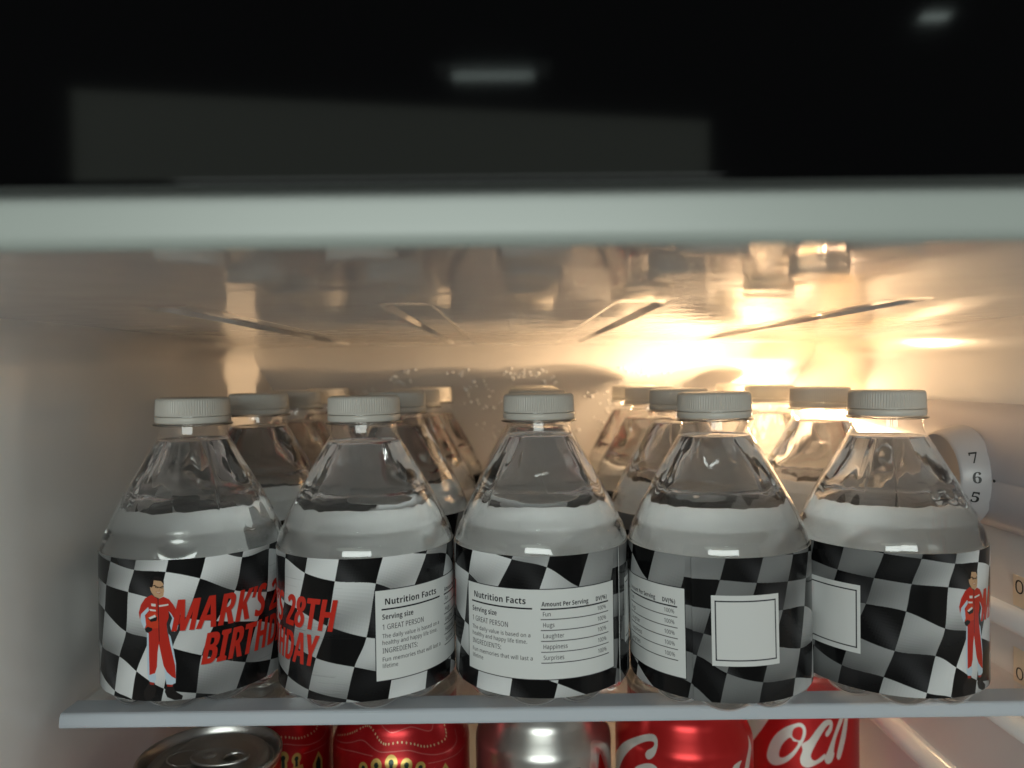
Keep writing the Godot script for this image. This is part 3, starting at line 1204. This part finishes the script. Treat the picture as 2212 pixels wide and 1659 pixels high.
func can_prints() -> Array:
	var red := Color(0.50, 0.016, 0.018)
	var white := Color(0.74, 0.73, 0.70)
	# festive red can: beaded garland, thin lines and gold ornaments
	var a := Canvas.new(CW, CH, Color(0.40, 0.010, 0.014))
	for shift in [0.0, 150.0, -150.0]:
		var dots := smooth_line(cp([-68.3 + shift, -45.3, -47.1 + shift, -41.2, -33.7 + shift, -37.5, -27.9 + shift, -36.2, -22.9 + shift, -36.5, -14.9 + shift, -39.7, -10.6 + shift, -41.3, -5.0 + shift, -41.9, 6.3 + shift, -41.3, 17.7 + shift, -42.3, 26.1 + shift, -43.8, 35.0 + shift, -44.4, 46.6 + shift, -44.2, 51.2 + shift, -43.2, 53.2 + shift, -40.3, 54 + shift, -34.0]))
		var run := 0.0
		for i in dots.size() - 1:
			run += dots[i].distance_to(dots[i + 1])
			if run > 6.6:
				run = 0.0
				var d := PackedVector2Array()
				for k in 8:
					d.append(dots[i] + Vector2(1.9 * cos(TAU * k / 8), 2.6 * sin(TAU * k / 8)))
				a.fill([d], Color(0.62, 0.50, 0.30))
		for l in [[-12.8, -33.2, -10.5, -35.4, -6.3, -36.9, -0.5, -37.8, 12.1, -36.4, 19.1, -36.3, 32.5, -38.9, 37.9, -38.9, 40.4, -36.8], [-76.7, -47.9, -53.6, -45.5, -41.9, -43.8, -32.3, -41.9, -25.5, -42.0, -17.5, -43.6, -10.1, -44.6, -3.0, -44.5, 13.1, -44.3, 24.8, -46.2, 37.6, -48.0, 51.4, -48.4, 61.3, -46.7, 65.1, -42.7], [-65.5, -48.9, -48.5, -47.3, -34.0, -46.2, -16.3, -46.2], [29.0, -50.3, 44.8, -51.2, 57.9, -51.7, 71.8, -51.1]]:
			var s := smooth_line(cp(l))
			for i in s.size():
				s[i].x += shift / 360.0 * CW
			a.stroke(s, 1.3, Color(0.55, 0.22, 0.20), 0.75)
	var gold := Color(0.52, 0.36, 0.10)
	for g in [[-23.7, -51.2, 3.6], [-12.5, -49.4, 4.0], [-0.5, -48.2, 4.4], [11.5, -49.4, 4.0], [22.5, -51.2, 3.6]]:
		for ring in [[1.0, gold], [0.42, Color(0.012, 0.03, 0.02)]]:
			var d := PackedVector2Array()
			for k in 20:
				var p := Vector2(g[0] + g[2] * ring[0] * 1.15 * cos(TAU * k / 20), g[1] + g[2] * ring[0] * 0.66 * sin(TAU * k / 20))
				d.append(cp([p.x, p.y])[0])
			a.fill([d], ring[1])
			var wd: float = g[2] * ring[0] * 0.7
			a.fill([cp([g[0] - wd, g[1] - 0.5, g[0] + wd, g[1] - 0.5, g[0] + wd * 1.3, g[1] - 9.0, g[0] - wd * 1.3, g[1] - 9.0])], ring[1])
	a.fill([cp([-29, -54.5, 28, -54.5, 30, -62, -31, -62])], gold)
	a.fill([cp([38, -57, 44.7, -52.5, 50, -57, 50, -63, 38, -63])], gold)
	a.fill([cp([41.5, -57, 44.7, -54.6, 47.5, -57, 47.5, -62, 41.5, -62])], Color(0.012, 0.03, 0.02))
	# red can with the first white script letter
	var e := Canvas.new(CW, CH, red)
	e.fill([smooth_loop(cp([-99, -69.1, -94.5, -62.8, -82.2, -56.3, -65.2, -48.4, -51.6, -44.0, -40.9, -42.0, -35.6, -42.8, -33.9, -45.6, -35.2, -48.9, -39.0, -51.2, -42.2, -51.5, -43.7, -50.0, -42.2, -48.2, -38.9, -46.9, -37.0, -45.6, -38.3, -44.5, -44.4, -45.2, -53.0, -47.9, -61.9, -52.4, -71.4, -58.4, -80.9, -66.5, -84, -74, -92, -76]))], white)
	e.fill([smooth_loop(cp([-60, -64, -54.6, -58.0, -48.1, -55.2, -41.2, -53.3, -35.8, -53.1, -32, -55, -30, -62, -40, -64, -46, -60, -54, -66]))], white)
	e.fill([smooth_loop(cp([24, -60, 29.2, -53.9, 33.3, -52.6, 40.2, -52.5, 36.9, -55.1, 33, -64]))], white)
	e.fill([smooth_loop(cp([38, -66, 44.6, -56.5, 50.2, -51.1, 56.5, -47.5, 60, -46, 58, -52.6, 51.2, -60, 46, -68]))], white)
	# red can with the next letters
	var f := Canvas.new(CW, CH, red)
	f.fill([smooth_loop(cp([-20.4, -57.3, -15.3, -56.5, -11.7, -57.9, -10.7, -60.8, -12.3, -64.3, -16.4, -68.6, -21.6, -73.1, -28.9, -77.1, -36.3, -79.3, -41.9, -79.3, -45.3, -77.0, -44.7, -73.3, -41.7, -68.7, -36.1, -63.7, -28.6, -59.8])), smooth_loop(cp([-24.5, -64.3, -21.5, -65.8, -17.4, -66.2, -21.5, -70.2, -27.8, -73.7, -32.0, -74.9, -34.1, -74.3, -33.5, -71.5, -30.3, -67.6])), smooth_loop(cp([-21.4, -60.0, -17.3, -58.5, -14.3, -58.9, -13.5, -60.9, -14.8, -63.9, -16.4, -65.0, -19.4, -64.8, -22.5, -63.3]))], white)
	f.fill([smooth_loop(cp([-14.4, -66.7, -8.2, -64.2, -1.8, -59.4, 4.8, -55.5, 10.7, -54.8, 13.7, -56.4, 13.0, -59.9, 9.4, -62.6, 7.0, -62.8, 6.7, -61.0, 9.4, -59.1, 10.6, -57.4, 7.1, -58.4, 1.4, -62.9, -4.0, -68.1, -6.7, -71.7, -5.7, -73.7, -3.0, -74.2, 0.2, -73.3, 5.8, -71.1, 5.7, -73.5, -2.0, -76.2, -9.4, -77.8, -14.5, -76.9, -16.0, -73.8, -13.9, -69.6]))], white)
	f.fill([smooth_loop(cp([22.6, -53.7, 27.3, -54.1, 18.1, -63.2, 14.8, -69.9, 15.4, -71.7, 12.8, -75.0, 9.2, -76.2, 6.3, -75.2, 5.8, -72.9, 9.3, -69.0]))], white)
	f.fill([smooth_loop(cp([29.1, -53.3, 32.7, -53.6, 29.3, -64.2, 22.8, -73.5, 19.9, -74.9, 17.9, -73.6, 18.6, -70.8, 23.7, -62.5]))], white)
	f.fill([cp([-75, -60, -42.7, -57.1, -50.0, -63.6, -60.2, -71.6, -75, -80])], white)
	# silver can
	var s := Canvas.new(CW, CH, Color(0.52, 0.51, 0.49))
	s.fill([smooth_loop(cp([36, -60, 39.6, -48.9, 43.2, -45.1, 50.0, -45.3, 60.1, -48.2, 72.4, -56.1, 78.7, -64.9, 62.8, -62.5, 56.9, -53.6, 49.9, -48.3, 46.0, -49.3, 46.0, -62]))], white)
	s.fill([smooth_loop(cp([48, -62, 49.9, -51.0, 54.9, -54.6, 60, -62]))], Color(0.42, 0.02, 0.02))
	s.fill([cp([-24, -60, -17.6, -52.8, 4.0, -51.4, 28.1, -52.8, 34, -60])], Color(0.012, 0.012, 0.014))
	return [a.texture(), e.texture(), f.texture(), s.texture()]


func can_body() -> ArrayMesh:
	var prof := [[0.01, 6.0], [16.0, 4.0], [22.0, 0.6], [23.5, 0.0], [25.0, 0.8], [27.5, 4.0], [30.0, 9.0], [30.5, 12.0], [30.5, 40.0], [30.5, 70.0], [30.5, 84.0], [30.5, 87.0], [30.35, 88.6], [29.9, 90.2], [29.2, 91.8], [27.6, 95.0], [26.0, 98.2], [25.2, 100.2], [24.9, 102.0], [24.8, 106.0], [24.8, 109.4]]
	var n := 120
	var P := []
	var U := []
	for q in prof:
		var row := PackedVector3Array()
		var ur := PackedVector2Array()
		for i in n + 1:
			var f := TAU * i / n - PI
			row.append(Vector3(q[0] * sin(f), q[1], q[0] * cos(f)))
			ur.append(Vector2(float(i) / n, 1.0 - q[1] / 113.0))
		P.append(row)
		U.append(ur)
	var st := begin()
	grid(st, P, false, U)
	return done(st)


func can_lid() -> ArrayMesh:
	var st := begin()
	lathe(st, [Vector2(24.8, 109.4), Vector2(24.7, 110.2), Vector2(25.2, 110.8), Vector2(25.5, 111.7), Vector2(25.4, 112.6), Vector2(25.0, 113.0), Vector2(24.5, 112.9), Vector2(24.1, 112.2), Vector2(23.5, 110.6), Vector2(22.9, 108.8), Vector2(22.5, 108.4), Vector2(21.9, 108.5), Vector2(21.5, 109.1), Vector2(21.3, 110.1), Vector2(20.9, 110.6), Vector2(20.2, 110.8), Vector2(17.6, 110.7), Vector2(17.0, 110.4), Vector2(16.4, 110.3), Vector2(4.4, 110.3), Vector2(3.4, 110.5), Vector2(2.6, 111.3), Vector2(1.0, 111.5), Vector2(0.001, 111.5)], 128)
	# scored mouth
	var P := []
	for i in 49:
		var a := TAU * i / 48.0
		var row := PackedVector3Array()
		for k in [[1.0, 0.0], [0.96, 0.35], [0.90, 0.35], [0.86, 0.0]]:
			row.append(Vector3(-9.6 + 7.4 * k[0] * cos(a), 110.25 + k[1], 6.2 * k[0] * sin(a)))
		P.append(row)
	grid(st, P)
	return done(st)


func can_tab() -> ArrayMesh:
	# a rounded plate with a finger hole, rolled edge and riveted nose
	var st := begin()
	var n := 56
	var outer := []
	var hole := []
	for i in n + 1:
		var a := TAU * i / n
		var x := 11.2 * cos(a)
		var z := 6.6 * sin(a) * (1.0 - 0.12 * cos(a))
		outer.append(Vector2(x + 4.2, z))
		hole.append(Vector2(9.6 + 4.0 * cos(a), 3.7 * sin(a)))
	var P := []
	for k in [[1.0, 0.0], [1.02, 0.5], [0.98, 0.95], [0.9, 1.0], [0.83, 0.72]]:
		var row := PackedVector3Array()
		for i in n + 1:
			var p: Vector2 = (outer[i] - Vector2(4.2, 0)) * k[0] + Vector2(4.2, 0)
			row.append(Vector3(p.x, 111.3 + k[1] + 0.05 * maxf(p.x, 0.0), -p.y))
		P.append(row)
	for k in [[1.0, 0.7], [1.08, 0.7], [1.0, 1.0], [0.9, 0.6], [0.92, 0.1]]:
		var row := PackedVector3Array()
		for i in n + 1:
			var p: Vector2 = (hole[i] - Vector2(9.6, 0)) * (k[0] if k[1] != 0.7 or k[0] > 1.0 else 1.18) + Vector2(9.6, 0)
			row.append(Vector3(p.x, 111.3 + k[1] + 0.05 * maxf(p.x, 0.0), -p.y))
		P.append(row)
	grid(st, P)
	lathe(st, [Vector2(2.6, 111.8), Vector2(2.2, 112.5), Vector2(1.2, 112.7), Vector2(0.001, 112.7)], 24)
	return done(st)


func cans() -> void:
	var tex := can_prints()
	var mats := []
	for i in 4:
		var m := StandardMaterial3D.new()
		m.resource_name = "can_print"
		m.albedo_texture = tex[i]
		m.metallic = 0.55 if i != 3 else 0.95
		m.roughness = 0.30
		mats.append(m)
	var bm := can_body()
	var lm := can_lid()
	var tm := can_tab()
	var G := "drink cans standing below the glass shelf"
	var L := [
		[-111.0, 280, 0, 75, 348, "red drink can left of all, its silver lid and pull tab seen from above"],
		[-113.5, 350, 0, 20, 90, "red drink can half hidden behind the silver lid at the left"],
		[-50.5, 347, 0, 0, 200, "festive red can with beaded garland and gold ornaments below the shelf"],
		[13.5, 347, 3, 0, 30, "silver drink can between the festive red can and a red one"],
		[77.0, 347, 1, 0, 140, "red can with one large white curled script letter"],
		[146.0, 396, 2, 0, 280, "red can with white script letters, rightmost and set farther back"],
	]
	var proto: Node3D
	for i in L.size():
		var q: Array = L[i]
		var c: Node3D
		if i == 0:
			c = thing("drink_can", q[5], "drink can", Vector3(q[0], FLOOR, -q[1]), 0, G)
			obj("can_body", bm, [mats[q[2]]], c)
			var l := obj("lid", lm, [M.aluminium], c)
			obj("pull_tab", tm, [M.aluminium], l)
			proto = c
		else:
			c = proto.duplicate()
			c.name = numbered("drink_can")
			add_child(c, true)
			c.position = Vector3(q[0], FLOOR, -q[1]) * MM
			tag(c, q[5], "drink can", G)
		c.get_node("can_body").set_surface_override_material(0, mats[q[2]])
		c.get_node("can_body").rotation_degrees.y = q[3]
		c.get_node("lid").rotation_degrees.y = q[4]


func room_lamps() -> void:
	# light panels and lamps out of view behind the viewer, placed for light and reflections
	var w := thing("unseen_light_panel", "unseen bright panel behind the viewer, lighting the bottles and refrigerator front", "light_panel", Vector3(-80, 205, 900))
	var st := begin()
	rbox(st, Vector3.ZERO, Vector3(770, 300, 6), 1.0)
	obj("lit_panel", done(st), [M.panel_glow], w)
	# unseen dim panel, shaped for the grey reflection in the freezer door
	st = begin()
	var bl := PackedVector2Array([Vector2(-540, 172), Vector2(370, 172), Vector2(370, 268), Vector2(-540, 322)])
	var F := [PackedVector3Array([Vector3(bl[0].x, bl[0].y, 0), Vector3(bl[1].x, bl[1].y, 0)]), PackedVector3Array([Vector3(bl[3].x, bl[3].y, 0), Vector3(bl[2].x, bl[2].y, 0)])]
	grid(st, F, true)
	grid(st, [PackedVector3Array([Vector3(bl[0].x, bl[0].y, 4), Vector3(bl[1].x, bl[1].y, 4)]), PackedVector3Array([Vector3(bl[3].x, bl[3].y, 4), Vector3(bl[2].x, bl[2].y, 4)])])
	obj("unseen_dim_panel", done(st), [M.dim_panel_glow], w)
	var t := thing("unseen_room_lamp", "unseen small tube lamp behind the viewer, reflected in the freezer door", "lamp", Vector3(-12, 391, 520))  # out of view, shows as a streak in the freezer door
	st = begin()
	rbox(st, Vector3(0, 12, 0), Vector3(110, 8, 44), 2.0)
	obj("fixture", done(st), [M.fixture], t)
	st = begin()
	for z in [-6.0, 6.0]:
		rbox(st, Vector3(0, 2, z), Vector3(76, 2.2, 2.2), 0.9)
	obj("lamp_tube", done(st), [M.tube_glow], t)
	var g := thing("unseen_room_lamp", "unseen tiny lamp giving a glint in the freezer door, off to the viewer's side", "lamp", Vector3(415, 452, 540))  # out of view, placed for a small glint in the freezer door
	st = begin()
	rbox(st, Vector3(0, 6, 0), Vector3(30, 6, 30), 2.0)
	obj("fixture", done(st), [M.fixture], g)
	st = begin()
	rbox(st, Vector3(0, 1, 0), Vector3(26, 4, 9), 1.8)
	obj("lamp_tube", done(st), [M.tube_glow], g)
